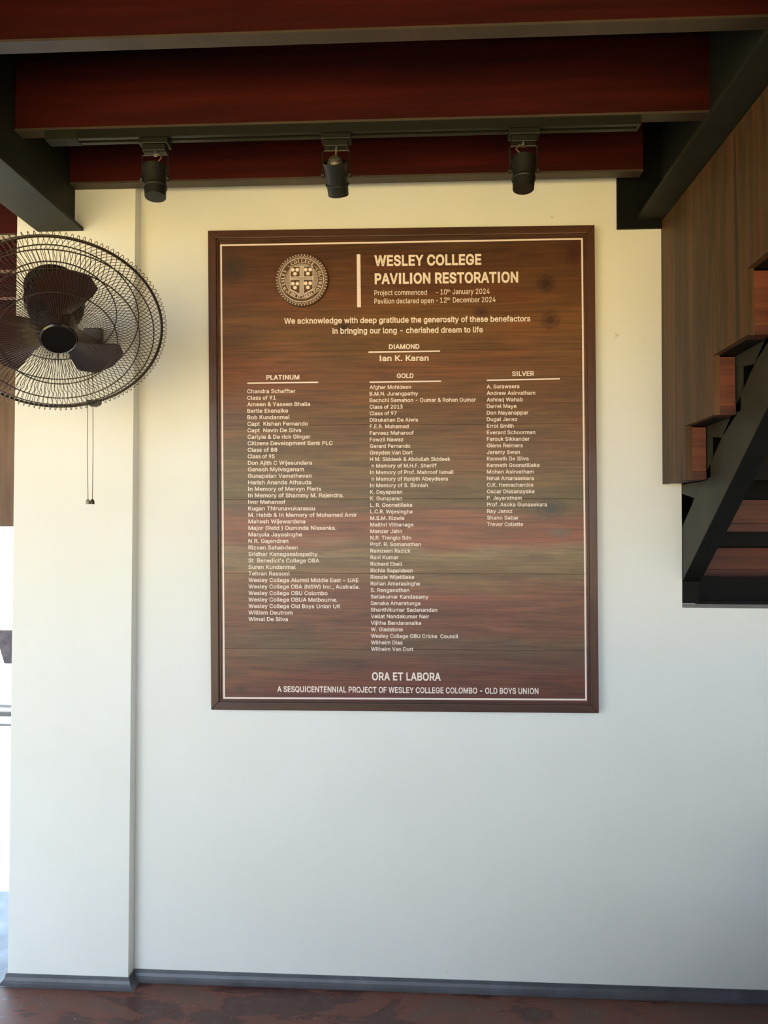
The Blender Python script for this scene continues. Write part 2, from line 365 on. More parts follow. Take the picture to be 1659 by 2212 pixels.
# rebate step inside the frame
a0, a1, c0, c1 = W0, W0+.0042, W1, W1+.0034
for q, nm, mt in (([(a0, c0), (1-a0, c0), (1-a1, c1), (a1, c1)], 'inner_bead', M['frame']), ([(a1, 1-c1), (1-a1, 1-c1), (1-a0, 1-c0), (a0, 1-c0)], 'inner_bead', M['frame']),
              ([(a0, c0), (a1, c1), (a1, 1-c1), (a0, 1-c0)], 'inner_bead', M['framev']), ([(1-a0, c0), (1-a0, 1-c0), (1-a1, 1-c1), (1-a1, c1)], 'inner_bead', M['framev'])):
    bar(q, nm, mt, -.0265, -.002, 0)
seams = [c1-.001] + [st_of(600, y)[1] for y in (597, 758, 918, 1078, 1239, 1402)] + [1-c1+.001]
random.seed(3)
for i in range(7):
    g_ = .0002
    t0, t1 = seams[i]+(g_ if i else 0), seams[i+1]-(g_ if i < 6 else 0); yy = YT+random.uniform(-.0004, .0004)*0
    MB().hexa([bw(s, t, yy) for s, t in ((a1-.001, t0), (1-a1+.001, t0), (1-a1+.001, t1), (a1-.001, t1))],
              [bw(s, t, -.004) for s, t in ((a1-.001, t0), (1-a1+.001, t0), (1-a1+.001, t1), (a1-.001, t1))]).build('plank', M['plank'], bd, .0003)
YL = YT-.0007
def flat(quads, name, mat, Y=None, y1=None, parent=bd):
    mb = MB()
    for q in quads: mb.hexa([bpx(*p, Y or YL) for p in q], [bpx(*p, y1 or (YT-.0001)) for p in q])
    return mb.build(name, mat, parent)
A, B_, C_, D_ = (474.7, 526.7), (1259.8, 512.7), (1268.6, 1514.0), (481.2, 1510.2); th = 3.6
ai, bi, ci, di = (A[0]+th, A[1]+th), (B_[0]-th, B_[1]+th), (C_[0]-th, C_[1]-th), (D_[0]+th, D_[1]-th)
flat([(A, B_, bi, ai), (B_, C_, ci, bi), (di, ci, C_, D_), (A, ai, di, D_)], 'border_line', M['line'])
flat([((770.2, 547.9), (778.0, 547.7), (779.3, 662.2), (771.2, 662.4))], 'divider_bar', M['line'])
for x0, x1, ya, yb in ((533.3, 687, 827, 825.2), (798, 953, 824.8, 822.6), (1051.7, 1210.2, 820.8, 817.4), (795.7, 950.8, 759.9, 757.5)):
    flat([((x0, ya-1.5), (x1, yb-1.5), (x1, yb+1.5), (x0, ya+1.5))], 'heading_rule', M['line'])

# ------------------------------------------------------------------ lettering
def load(fn):
    try:
        return bpy.data.fonts.load(os.path.join(bpy.utils.resource_path('LOCAL'), 'datafiles', 'fonts', fn))
    except Exception:
        return None
FONT = load('Inter.woff2'); MATHF = load('NotoSansMath-Regular.woff2')
from mathutils.geometry import delaunay_2d_cdt
def outline(txt, font):
    cu = bpy.data.curves.new('t', 'FONT'); cu.body = txt; cu.size = 1; cu.resolution_u = 4; cu.dimensions = '2D'; cu.fill_mode = 'NONE'
    if font or FONT: cu.font = font or FONT
    o = bpy.data.objects.new('t', cu); C.objects.link(o); bpy.context.view_layer.update()
    me = bpy.data.meshes.new_from_object(o.evaluated_get(bpy.context.evaluated_depsgraph_get()))
    vs = [v.co.to_2d() for v in me.vertices]; nx = {}
    for e in me.edges: nx.setdefault(e.vertices[0], []).append(e.vertices[1]); nx.setdefault(e.vertices[1], []).append(e.vertices[0])
    bpy.data.objects.remove(o); bpy.data.curves.remove(cu); bpy.data.meshes.remove(me)
    loops = []; seen = set()
    for a in range(len(vs)):
        if a in seen or a not in nx: continue
        lp = [a]; seen.add(a); b = (a+1) if (a+1) in nx[a] else nx[a][0]
        while b not in seen:
            lp.append(b); seen.add(b); b = next((q for q in nx[b] if q not in seen), lp[0])
        loops.append([vs[q] for q in lp])
    return loops
GL = {}
def glyph(ch, font):
    """outline, advance and filled triangles (non-zero winding) of one character"""
    k = (ch, font.name if font else '')
    if k in GL: return GL[k]
    ref = outline('H', font); two = outline(ch+'H', font)
    x0 = min(p.x for l in ref for p in l); n_ = len(ref)
    adv = min(p.x for l in two[-n_:] for p in l)-x0
    loops = two[:-n_]; vs = []; ed = []
    if ch == 'I' and font is not MATHF:
        hh = max(p.y for l in ref for p in l); loops = [[Vector(q) for q in ((.085, 0), (.085, hh), (.165, hh), (.165, 0))]]; adv = .25
    for l in loops:
        b_ = len(vs); m_ = len(l); vs += l; ed += [(b_+i, b_+(i+1) % m_) for i in range(m_)]
    tv, tf = [], []
    if vs:
        ov, oe, of, *_ = delaunay_2d_cdt(vs, ed, [], 0, 1e-6)
        for f in of:
            c = sum((ov[q] for q in f), Vector((0, 0)))/len(f); wn = 0
            for a, b in ed:
                p, q = vs[a], vs[b]
                if (p.y <= c.y) != (q.y <= c.y):
                    t = (c.y-p.y)/(q.y-p.y)
                    if p.x+t*(q.x-p.x) > c.x: wn += 1 if q.y > p.y else -1
            if wn: tf.append(tuple(f))
        tv = [Vector(q) for q in ov]
        bd_ = {}
        for f in tf:
            for a, b in zip(f, f[1:]+f[:1]): bd_[(a, b)] = 1
        bd_ = [e for e in bd_ if (e[1], e[0]) not in bd_]
        area = sum((tv[f[1]]-tv[f[0]]).cross(tv[f[2]]-tv[f[0]]) for f in tf)
        nr_ = {}
        for a, b in bd_:
            d = tv[b]-tv[a]
            if d.length < 1e-9: continue
            d.normalize(); m_ = Vector((d.y, -d.x)) if area > 0 else Vector((-d.y, d.x))
            nr_.setdefault(a, []).append(m_); nr_.setdefault(b, []).append(m_)
        off = {}
        for a, l in nr_.items():
            m_ = sum(l, Vector((0, 0)))
            if m_.length < 1e-6: off[a] = Vector((0, 0)); continue
            m_.normalize(); off[a] = m_*min(1.5, 1/max(.3, m_.dot(l[0])))
        GL[k] = (adv, tv, tf, bd_, off)
    else: GL[k] = (adv, [], [], [], {})
    return GL[k]
def textmesh(txt, font=None, offset=0):
    V, Fc = [], []; x = 0
    for ch in txt:
        adv, tv, tf, be, off = glyph(ch, font)
        b = len(V); V += [Vector((p.x+x, p.y, 0)) for p in tv]; Fc += [tuple(q+b for q in f) for f in tf]
        if offset:
            b2 = len(V); V += [Vector((p.x+x+off.get(i, Vector((0, 0))).x*offset, p.y+off.get(i, Vector((0, 0))).y*offset, 0)) for i, p in enumerate(tv)]
            Fc += [(a+b, c+b, c+b2, a+b2) for a, c in be if a in off and c in off]
        x += adv+offset*.6
    used = sorted({q for f in Fc for q in f}); mp = {q: i for i, q in enumerate(used)}
    return [V[q] for q in used], [tuple(mp[q] for q in f) for f in Fc]
CAPH = {}
def caph(font):
    k = font.name if font else ''
    if k not in CAPH:
        vs, _ = textmesh('H', font); CAPH[k] = max(v.y for v in vs)
    return CAPH[k]
def put(mb, txt, x0, x1, yb, cap, off=0, font=None, Y=None):
    """line of print: ink from pixel column x0 to x1, baseline through (x0, yb)"""
    vs, fs = textmesh(txt, font, off)
    if not vs: return
    xa, xb = min(v.x for v in vs), max(v.x for v in vs); ky = cap/1040/(caph(font)+2*off)
    s0, t0 = st_of(x0, yb); s1, _ = st_of(x1, yb)
    mb.add([bw(s0+(v.x-xa)/(xb-xa)*(s1-s0), t0-v.y*ky, Y or YL) for v in vs], fs)
def block(name, items, mat='letter', label=None):
    mb = MB()
    for it in items: put(mb, *it)
    o = mb.build(name, M[mat], bd, fix=False)
    if label: o['label'] = label
    return o
BO = .026
block('title_lettering', [('WESLEY COLLEGE', 808.5, 1040, 572.6, 23.8, .030)])
block('title_lettering', [('PAVILION RESTORATION', 809.3, 1120, 611.6, 23.8, .030)])
block('date_lettering', [('Project commenced', 808.6, 922.3, 636.7, 10.8, .006), ('-', 942.3, 946.6, 635.2, 10.8, .006), ('10', 951.6, 965.8, 634.8, 11.2, .006), ('th', 966.2, 972.6, 629.5, 6.2, .006), ('January 2024', 977.6, 1058, 634.2, 11.2, .006),
                         ('Pavilion declared open', 808.6, 936.7, 654.7, 10.8, .006), ('-', 941.6, 946, 653, 10.8, .006), ('12', 950.4, 965.2, 652.6, 11.2, .006), ('th', 966, 972.2, 647, 6.2, .006), ('December 2024', 978.6, 1070.9, 652.3, 11.2, .006)])
block('dedication_lettering', [('We acknowledge with deep gratitude the generosity of these benefactors', 613.3, 1146, 698.2, 12.6, .02), ('in bringing our long - cherished dream to life', 717.6, 1043.5, 719.8, 12.6, .02)])
for tx, x0, x1, yb in (('DIAMOND', 840, 906, 752.8), ('PLATINUM', 574.6, 646, 819.2), ('GOLD', 857, 893.3, 815.7), ('SILVER', 1106.8, 1154.2, 811.2)):
    block('column_heading', [(tx, x0, x1, yb, 10.3, .024)])
block('name_list', [('Ian K. Karan', 820, 926, 778.9, 12.2, .024)])
pl = [('Chandra Schaffter', 780), ('Class of 91', 612), ('Ameen & Yaseen Bhaila', 905), ('Bertie Ekenaike', 717), ('Bob Kundanmal', 731), ('Capt  Kishan Fernando', 887), ('Capt  Navin De Silva', 829), ('Carlyle & De rick Ginger', 908), ('Citizens Development Bank PLC', 1098), ('Class of 88', 625), ('Class of 95', 602), ('Don Ajith C Wijesundara', 921), ('Ganesh Mylvaganam', 853), ('Gunapalan Vamathevan', 918), ('Harish Ananda Athauda', 915), ('In Memory of Mervyn Pieris', 1000), ('In Memory of Shammy M. Rajendra.', 1192), ('Ivor Maharoof', 695), ('Kugan Thirunavukarassu', 947), ('M. Habib & In Memory of Mohamed Amir', 1305), ('Mahesh Wijewardena', 864), ('Major (Retd ) Duminda Nissanka.', 1130), ('Man\u0237ula Jayasinghe', 836), ('N R. Ga\u0237endran', 719), ('Rizvan Sahabdeen', 799), ('Sridhar Kanagasabapathy', 970), ("St  Benedict's College OBA", 984), ('Suren Kundanmal', 783), ('Tehran Rassool', 733), ('Wesley College Alumni Middle East - UAE', 1319), ('Wesley College OBA (NSW) Inc., Australia.', 1329), ('Wesley College OBU Colombo', 1055), ('Wesley College OBUA Melbourne.', 1138), ('Wesley College Old Boys Union UK', 1166), ('William Deutrom', 755), ('Wimal De Silva', 716)]
block('name_list', [(n, 533+2.9*min(1, i/20), 440+x/3.949, 848.7+i*14.085, 8.6, .013) for i, (n, x) in enumerate(pl)])
gl = [('Afghar Mohideen', 688), ('B.M.N. Jurangpathy', 785), ('Bachchi Samahon - Oumar & Rohan Oumar', 1583), ('Class of 2013', 573), ('Class of 97', 490), ('Dilrukshan De Alwis', 787), ('F.E.R. Mohamed', 655), ('Farveez Maharoof', 725), ('Fowzil Nawaz', 582), ('Gerard Fernando', 678), ('Greyden Van Dort', 710), ('H M. Siddeek & Abdullah Siddeek', 1232), ('n Memory of M.H.F. Sheriff', 1043), ('In Memory of Prof. Mahroof Ismail', 1278), ('n Memory of Ranj\u0131th Abeydeera', 1198), ('In Memory of S. Sinniah', 920), ('K. Dayaparan', 569), ('K. Guruparan', 563), ('L. R. Goonetilleke', 706), ('L.C.R. W\u0131jesingha', 708), ('M.S.M. Rizwie', 597), ('Maithri Vithanage', 722), ('Manzar Jahn', 564), ('N.R. Tranglo Sdn', 690), ('Prof. R. Somanathan', 824), ('Ramzeen Razick', 682), ('Ravi Kumar', 514), ('Richard Ebell', 565), ('Richie Sappideen', 710), ('Rienzie Wijetilleke', 733), ('Rohan Amerasinghe', 812), ('S. Renganathan', 664), ('Sellakumar Kandasamy', 930), ('Senaka Amaratunga', 816), ('Shanthikumar Sadanandan', 1050), ('Vellat Nandakumar Nair', 937), ('Vijitha Bandaranaike', 831), ('W. Gladstone', 576), ('Wesley College OBU Cricke  Council', 1340), ('Wilhelm Dias', 571), ('Wilhelm Van Dort', 719)]
block('name_list', [(n, (802.7 if i in (12, 14) else 798.2+2.9*i/40), 780+x/6.381, 839.6+i*14.168, 8.2, .013) for i, (n, x) in enumerate(gl)])
sl = [('A. Suraweera', 492), ('Andrew Asirvatham', 698), ('Ashraq Wahab', 537), ('Darrel Maye', 455), ('Don Nayanappar', 608), ('Dugal Jansz', 466), ('Errol Smith', 420), ('Everard Schoorman', 699), ('Farouk Sikkander', 626), ('Glenn Reimers', 537), ('Jeremy Swan', 500), ('Kenneth De Silva', 611), ('Kenneth Goonatilleke', 755), ('Mohan Asirvatham', 680), ('N\u0131hal Amarasekera', 680), ('O.K. Hemachandra', 671), ('Oscar Dissanayake', 689), ('P. Jeyaratnam', 523), ('Prof. Asoka Gunasekara', 849), ('Ray Jansz', 402), ('Shano Sabar', 484), ('Trevor Collette', 541)]
block('name_list', [(n, 1051.7+.9*i/21, 1040+x/5.977, 838.2+i*14.19, 8.2, .013) for i, (n, x) in enumerate(sl)])
block('motto_lettering', [('ORA ET LABORA', 803.3, 952.4, 1469.7, 17.6, .022), ])
block('footer_lettering', [('A SESQUICENTENNIAL PROJECT OF WESLEY COLLEGE COLOMBO - OLD BOYS UNION', 598.3, 1163.7, 1495.2, 12.8, .018)])

# ------------------------------------------------------------------ round emblem, a raised disc
EC = (652.3, 606.0); YE = YT-.012
ec = bpx(*EC, YE); PX = (bpx(EC[0]+50, EC[1], YE)-bpx(EC[0]-50, EC[1], YE)).length/100
em = MB().lathe([(56.5*PX, -.0119), (56.5*PX, -.001), (55.5*PX, 0)], (ec.x, YE, ec.z), (0, -1, 0), (1, 0, 0), (0, 0, 1), 96).build('emblem', M['disc'], bd)
def eb(x, y, Y=YE-.0006): return Vector((ec.x+x*PX, Y, ec.z+y*PX))
def strokes(lines, wd, name=None, mb=None):
    mb = mb or MB()
    for ln in lines:
        for p, q in zip(ln, ln[1:]):
            d = Vector((q[0]-p[0], q[1]-p[1]))
            if d.length < 1e-6: continue
            d.normalize(); n_ = Vector((-d.y, d.x))*wd/2; e = d*wd*.3
            mb.add([eb(p[0]-e.x+n_.x, p[1]-e.y+n_.y), eb(q[0]+e.x+n_.x, q[1]+e.y+n_.y), eb(q[0]+e.x-n_.x, q[1]+e.y-n_.y), eb(p[0]-e.x-n_.x, p[1]-e.y-n_.y)], [(0, 1, 2, 3)])
    return mb.build(name, M['letter'], em, fix=False) if name else mb
def arc(r, a0, a1, n=96, cx=0, cy=0): return [(cx+r*math.cos(a0+(a1-a0)*i/n), cy+r*math.sin(a0+(a1-a0)*i/n)) for i in range(n+1)]
TAU = 2*math.pi
strokes([arc(47.2, 0, TAU), ], 2.1, 'emblem_ring'); strokes([arc(34.4, math.radians(-38), math.radians(218))], 1.5, 'emblem_ring')
NS = 52; mb = MB()
for i in range(NS):
    a0 = TAU*i/NS; a1 = TAU*(i+1)/NS
    P_ = lambda r, a: (r*math.cos(a), r*math.sin(a))
    ln = [P_(52.6, a0+.0)] + [P_(52.6-2.6*math.sin(math.pi*k/6), a0+(a1-a0)*k/6) for k in range(1, 6)] + [P_(52.6, a1)]
    strokes([ln], .9, mb=mb); strokes([[P_(52.4, a0), P_(54.2, a0)]], .8, mb=mb)
    q = P_(54.3, a0); dsk = [eb(q[0]+1.15*math.cos(TAU*k/8), q[1]+1.15*math.sin(TAU*k/8)) for k in range(8)]; mb.add(dsk, [tuple(range(8))])
mb.build('scalloped_edge', M['letter'], em, fix=False)
# shield
mb = MB(); sh = [(-24.6, 29.2), (24.2, 29.2), (24.2, -21), (0.2, -34.5), (-24.6, -21), (-24.6, 29.2)]
strokes([sh], 1.2, mb=mb)
for k in range(6):   # hatched cross
    x = -4.0+k*1.66; strokes([[(x, 28.6), (x, -33)]], .85, mb=mb)
for k in range(5):
    y = -1.8+k*1.66
    strokes([[(-24, y+2), (23.6, y+2)]], .75, mb=mb)
for k in range(26):
    y = 27-k*2.3; strokes([[(-4, y), (4.3, y)]], .3, mb=mb)
for k in range(24):
    x = -23+k*2.0; strokes([[(x, 0), (x, 7)]], .3, mb=mb)
strokes([[(-19, 34), (-13, 29.4)], [(-23.8, -20), (0, -33.4)], [(23.6, -20), (0, -33.4)]], .8, mb=mb)
mb.build('shield', M['letter'], em, fix=False)
mb = MB()
for cx_, cy_ in ((-19.3, 22), (-9.6, 22), (-14.4, 13.2), (8.5, 22), (18.4, 22), (13.4, 13.4), (-18.9, -8), (-9.2, -8), (-14.2, -16.6), (8.6, -7.6), (18.4, -7.6), (13.4, -16.4)):
    mb.add([eb(cx_+4.0*math.cos(TAU*k/20), cy_+4.0*math.sin(TAU*k/20)) for k in range(20)], [tuple(range(20))])
mb.build('shield_roundels', M['letter'], em, fix=False)
mb = MB()   # fine hatching beside and above the shield
for k in range(34):
    y = 24-k*1.45
    xr = math.sqrt(max(0, 33.4**2-y*y))
    if xr > 26: strokes([[(-xr, y), (-25.6, y)], [(25.2, y), (xr, y)]], .45, mb=mb)
for k in range(23):
    x = -16+k*1.45; yr = math.sqrt(33.4**2-x*x)
    if yr > 30.2: strokes([[(x, 30), (x, yr)]], .45, mb=mb)
mb.build('hatching', M['letter'], em, fix=False)['kind'] = 'stuff'
# scroll with motto
mb = MB()
strokes([arc(33.0, math.radians(222), math.radians(318), 40), arc(40.2, math.radians(222), math.radians(318), 40)], .9, mb=mb)
for sg in (-1, 1):
    e0, e1 = math.radians(270+sg*46), math.radians(270+sg*50)
    pts = [(40.2*math.cos(e0), 40.2*math.sin(e0)), (41.5*math.cos(e1), 40.5*math.sin(e1)), (sg*33.6, -26), (sg*31, -23.2), (sg*27.4, -24.2), (sg*28.5, -28.2), (sg*32, -27.5)]
    strokes([pts, [(33*math.cos(e0), 33*math.sin(e0)), (sg*25, -21.8), (sg*29, -24)], [(sg*24.2, -22), (sg*28.4, -29.5)]], .8, mb=mb)
mb.build('scroll', M['letter'], em, fix=False)
def ring_text(mb, txt, r, cap, ang_c, span, font, off, inward=False):
    g = []; n = len(txt)
    ws = []
    for ch in txt:
        if ch == ' ': ws.append(.45); g.append(None); continue
        vs, fs = textmesh(ch, font, off); xa, xb = min(v.x for v in vs), max(v.x for v in vs); g.append((vs, fs, xa, xb)); ws.append(xb-xa)
    gap = .14; tot = sum(ws)+gap*(n-1); kx = span*r/tot; ky = cap/caph(font); pos = 0
    for gl_, wd in zip(g, ws):
        if gl_:
            vs, fs, xa, xb = gl_; c = pos+wd/2
            for sgn in (1,):
                out_ = []
                ph = ang_c-(c/tot-.5)*span if not inward else ang_c+(c/tot-.5)*span
                for v in vs:
                    lx = (v.x-(xa+xb)/2)*kx; ly = v.y*ky
                    if not inward: R_ = r+ly; out_.append(eb(R_*math.cos(ph)+lx*math.sin(ph), R_*math.sin(ph)-lx*math.cos(ph)))
                    else: R_ = r-ly; out_.append(eb(R_*math.cos(ph)-lx*math.sin(ph), R_*math.sin(ph)+lx*math.cos(ph)))
                mb.add(out_, fs)
        pos += wd+gap
def mbold(s):
    return ''.join(chr(0x1D400+ord(c)-65) if c != ' ' else c for c in s)
SF = MATHF
cv = mbold if MATHF else (lambda s: s)
mb = MB()
ring_text(mb, cv('COLLEGE'), 36.9, 8.0, math.radians(88), math.radians(73), SF, 0)
ring_text(mb, cv('WESLEY'), 36.9, 8.0, math.radians(180), math.radians(64), SF, 0)
ring_text(mb, cv('COLOMBO'), 36.9, 8.0, math.radians(1), math.radians(72), SF, 0)
for ad in (215, 135, 42, -42):
    a_ = math.radians(ad); q = (41*math.cos(a_), 41*math.sin(a_)); mb.add([eb(q[0]+1.0*math.cos(TAU*k/8), q[1]+1.0*math.sin(TAU*k/8)) for k in range(8)], [tuple(range(8))])
ring_text(mb, 'ORA ET LABORA', 39.2, 4.9, math.radians(270), math.radians(78), FONT, .03, True)
mb.build('emblem_lettering', M['letter'], em, fix=False)

# ================================================================== spotlight track and spotlights
YK = -.38
tk = thing('lighting_track', (ux(730, YK), YK, ZJ), 'long black lighting track fixed under the second ceiling joist', 'track')
xa, xb = ux(104, YK, 290), ux(1374, YK, 250)
MB().box(xa+.09, xb, YK-.018, YK-.006, ZJ-.024, ZJ-.0005).box(xa+.09, xb, YK+.006, YK+.018, ZJ-.024, ZJ-.0005).box(xa+.09, xb, YK-.006, YK+.006, ZJ-.010, ZJ-.0005).build('track_rail', M['lamp'], tk)
MB().box(xa, xa+.0895, YK-.019, YK+.019, ZJ-.026, ZJ-.0005).build('feed_connector', M['steel'], tk, .002)
MB().box(xb+.0002, xb+.008, YK-.019, YK+.019, ZJ-.025, ZJ-.0005).build('end_cap', M['lamp'], tk, .001)
def spot(px, label, tilt, roll_, py_can, lead):
    x = ux(px, YK, 280); t = thing('spotlight', (x, YK, ZJ-.026), label, 'spotlight', 'spotlights on the track')
    Z = ZJ-.0265
    MB().box(x-.040, x+.040, YK-.0195, YK+.0195, Z-.016, Z+.001).box(x-.032, x+.032, YK-.016, YK+.016, Z-.034, Z-.016).build('track_adapter', M['lamp'], t, .002)
    cz = Z-.105; c = Vector((x, YK, cz))
    MB().lathe([(.006, 0), (.006, .006)], (x, YK, Z-.0345), (0, 0, -1), (1, 0, 0), (0, 1, 0), 12).build('screw', M['chrome'], t)
    hw = .036
    MB().tube([(x-hw, YK, cz), (x-hw, YK, Z-.042), (x-hw+.004, YK, Z-.039), (x+hw-.004, YK, Z-.039), (x+hw, YK, Z-.042), (x+hw, YK, cz)], .0022, 6).build('yoke', M['lamp'], t)
    ax = Vector((math.sin(roll_), -math.sin(tilt), -math.cos(tilt))).normalized(); a = Vector((1, 0, 0)); a = (a-ax*a.dot(ax)).normalized(); bb = ax.cross(a)
    can = MB().lathe([(.0265, .052), (.028, .052), (.031, -.024), (.033, -.030), (.033, -.033), (.031, -.033), (.029, -.02), (.025, .045), (.0, .045)], c, ax, a, bb, 32, True, False).build('lamp_can', M['lamp'], t, smooth=True)
    MB().lathe([(.0305, 0), (.0318, .002), (.0318, .006), (.0305, .008)], c+ax*.02, ax, a, bb, 32, False, False).build('can_band', M['lamp'], can)
    dome = [(.022*math.cos(k/6*math.pi/2), -.024-.026*math.sin(k/6*math.pi/2)) for k in range(6)]+[(.002, -.050)]
    MB().lathe(dome, c, ax, a, bb, 24, True, True).build('vent_dome', M['mesh'], t, smooth=True)
    hb = MB()
    for rr, hh, n_ in ((.0215, -.0300, 16), (.0188, -.0385, 14), (.0142, -.0445, 11), (.0082, -.0487, 7)):
        for k in range(n_):
            th_ = TAU*(k+.5*(n_ % 2))/n_; d_ = a*math.cos(th_)+bb*math.sin(th_)
            nn = (d_*rr/.024+(-ax)*((-hh-.024)/.026)).normalized(); u_ = nn.orthogonal().normalized(); v_ = nn.cross(u_); p = c+d_*rr+ax*hh+nn*.0012
            hb.add([p+(u_*math.cos(TAU*j/6)+v_*math.sin(TAU*j/6))*.0017 for j in range(6)], [tuple(range(6))])
    hb.build('vent_holes', M['black'], t, fix=False)
    MB().tube([(x, YK-.0, Z-.036), (x+lead*.012, YK-.012, Z-.042), (x+lead*.022, YK-.012, Z-.052), (x+lead*.010, YK-.008, Z-.062), c+ax*-.048], .0016, 6).build('flex', M['cable'], t, smooth=True)
    for sg in (-1, 1):
        MB().lathe([(.007, 0), (.007, .005), (.0045, .008)], (x+sg*.0335, YK, cz), (sg, 0, 0), (0, 1, 0), (0, 0, 1), 14).build('pivot_knob', M['lamp'], t)
    return t
spot(336, 'black spotlight nearest the fan, hanging straight down', .10, .06, 352, 1)
spot(727, 'black spotlight in the middle of the track, tilted to show its vented top', -.70, .04, 350, 0)
spot(1131, 'black spotlight nearest the stair panel', .12, -.03, 335, -1)

# ================================================================== wall fan
n = Vector((math.sin(.567)*math.cos(.855), -math.cos(.567)*math.cos(.855), -math.sin(.855)))
fa = Vector((math.cos(.567), math.sin(.567), 0)); fb = n.cross(fa)
if fb.z < 0: fb = -fb
FR = .257; fc = Vector((-.934, -.5, 1.99-.03)); wx = fc.x+.0
fan = thing('wall_fan', (fc.x, -PD, 1.95), 'black wire guarded wall fan tilted down in front of the white pilaster', 'fan')
def fp(r, h, ang): return fc+n*h+(fa*math.cos(ang)+fb*math.sin(ang))*r
def ringtube(mb, r, h, rad, k=6, seg=96): return mb.tube([fp(r, h, TAU*i/seg) for i in range(seg)], rad, k, closed=True)
def guard(prof, rings, NW, phase, twist, name, tip):
    mb = MB(); dl = TAU/NW
    for i in range(NW//1):
        a0 = dl*i+phase
        pts = [fp(r, h, a0+twist*((r-prof[0][0])/(FR-prof[0][0]))**2+(.028 if .17 < r < .19 else 0)) for r, h in prof]
        e = a0+twist; sg = 1 if tip > 0 else -1
        pts += [fp(FR+.008, tip, e+sg*dl*.10), fp(FR+.0125, tip*.7, e+sg*dl*.19), fp(FR+.0135, 0, e+sg*dl*.25)]
        mb.tube(pts, .00085, 4, False)
    o = mb.build(name, M['wire'], fan, fix=False, smooth=True)
    for r, h in rings: ringtube(MB(), r, h, .0016).build('guard_ring', M['wire'], o, smooth=True)
    return o
F_ = [(.043, .038), (.09, .042), (.14, .043), (.165, .041), (.182, .037), (.20, .034), (.225, .026), (.25, .010), (FR, .004)]
R_ = [(.05, -.075), (.10, -.075), (.15, -.073), (.185, -.066), (.215, -.050), (.238, -.03), (.252, -.010), (FR, -.004)]
guard(F_, [(.140, .0460), (.197, .0360), (.235, .0190)], 124, -.12, .12, 'front_guard', .004)
guard(R_, [(.150, -.0715), (.205, -.054)], 124, TAU/248+.12, -.12, 'rear_guard', -.004)
ringtube(MB(), FR+.001, 0, .0036, 8).build('outer_ring', M['wire'], fan, smooth=True)
bad = MB().lathe([(.042, .030), (.045, .034), (.045, .040), (.042, .043), (.036, .0425), (.001, .044)], fc, n, fa, fb, 40).build('badge', M['gloss'], fan, smooth=True)
MB().tube([fp(.0415, .0435, TAU*i/40) for i in range(40)], .0009, 5, closed=True).build('badge_rim', M['chrome'], bad)
hub = MB().lathe([(.045, -.03), (.044, .008), (.038, .018), (.02, .024), (.001, .025)], fc, n, fa, fb, 32).build('hub', M['fanplastic'], fan, smooth=True)
def blade(ang):
    mb = MB(); nr, na = 8, 6; grid = []
    for i in range(nr+1):
        u = i/nr; r = .042+.126*u; half = [.44, .46, .48, .50, .52, .53, .53, .52, .50][i]
        for j in range(na+1):
            v = j/na*2-1; ro = r*(1+u*(.60/math.cos(half*v*.9)*.95-.57)*1.0*0)*(1 if i < nr else (1-.10*(1 if abs(v) > .9 else 0)+.05*(1-abs(v))))
            grid.append(fp(ro, .000+.024*v*(1-.3*u), ang+half*v+.16*u))
    W_ = na+1
    fs = [(i*W_+j, i*W_+j+1, (i+1)*W_+j+1, (i+1)*W_+j) for i in range(nr) for j in range(na)]
    k = len(grid); allv = grid+[g+n*.002 for g in grid]
    fs2 = [tuple(q+k for q in f[::-1]) for f in fs]
    edge = [j for j in range(W_)]+[i*W_+na for i in range(1, nr+1)]+[nr*W_+j for j in range(na-1, -1, -1)]+[i*W_ for i in range(nr-1, 0, -1)]
    side = [(edge[i], edge[(i+1) % len(edge)], edge[(i+1) % len(edge)]+k, edge[i]+k) for i in range(len(edge))]
    mb.add(allv, fs+fs2+side).build('blade', M['blade'], fan, smooth=False)
for a_ in (-42, 78, 198): blade(math.radians(a_))
mot = MB().lathe([(.050, -.076), (.068, -.082), (.072, -.10), (.072, -.150), (.074, -.185), (.04, -.196)], fc, n, fa, fb, 24).build('motor_housing', M['fanplastic'], fan)
sl_ = MB()
for k in range(24):
    th_ = TAU*k/24+.06
    sl_.tube([fp(.0727, -.105, th_), fp(.0727, -.145, th_)], .0025, 5)
sl_.build('vent_slots', M['gloss'], mot)
mc = fc-n*.15
YC = -.25
bk = unp(188, 742, -.1)
MB().box(bk.x-.03, bk.x+.03, -PD-.02, -PD-.0005, bk.z-.05, bk.z+.06).build('wall_bracket', M['fanplastic'], fan, .006)
MB().box(bk.x-.020, bk.x+.020, YC-.02, -PD-.02, bk.z-.022, bk.z+.022).build('support_arm', M['fanplastic'], fan, .004)
MB().tube([(bk.x, -.17, bk.z), (bk.x-.03, -.22, bk.z+.05), mc+Vector((0, 0, -.02))], [.022, .024, .03], 12).build('tilt_neck', M['fanplastic'], fan, smooth=True)
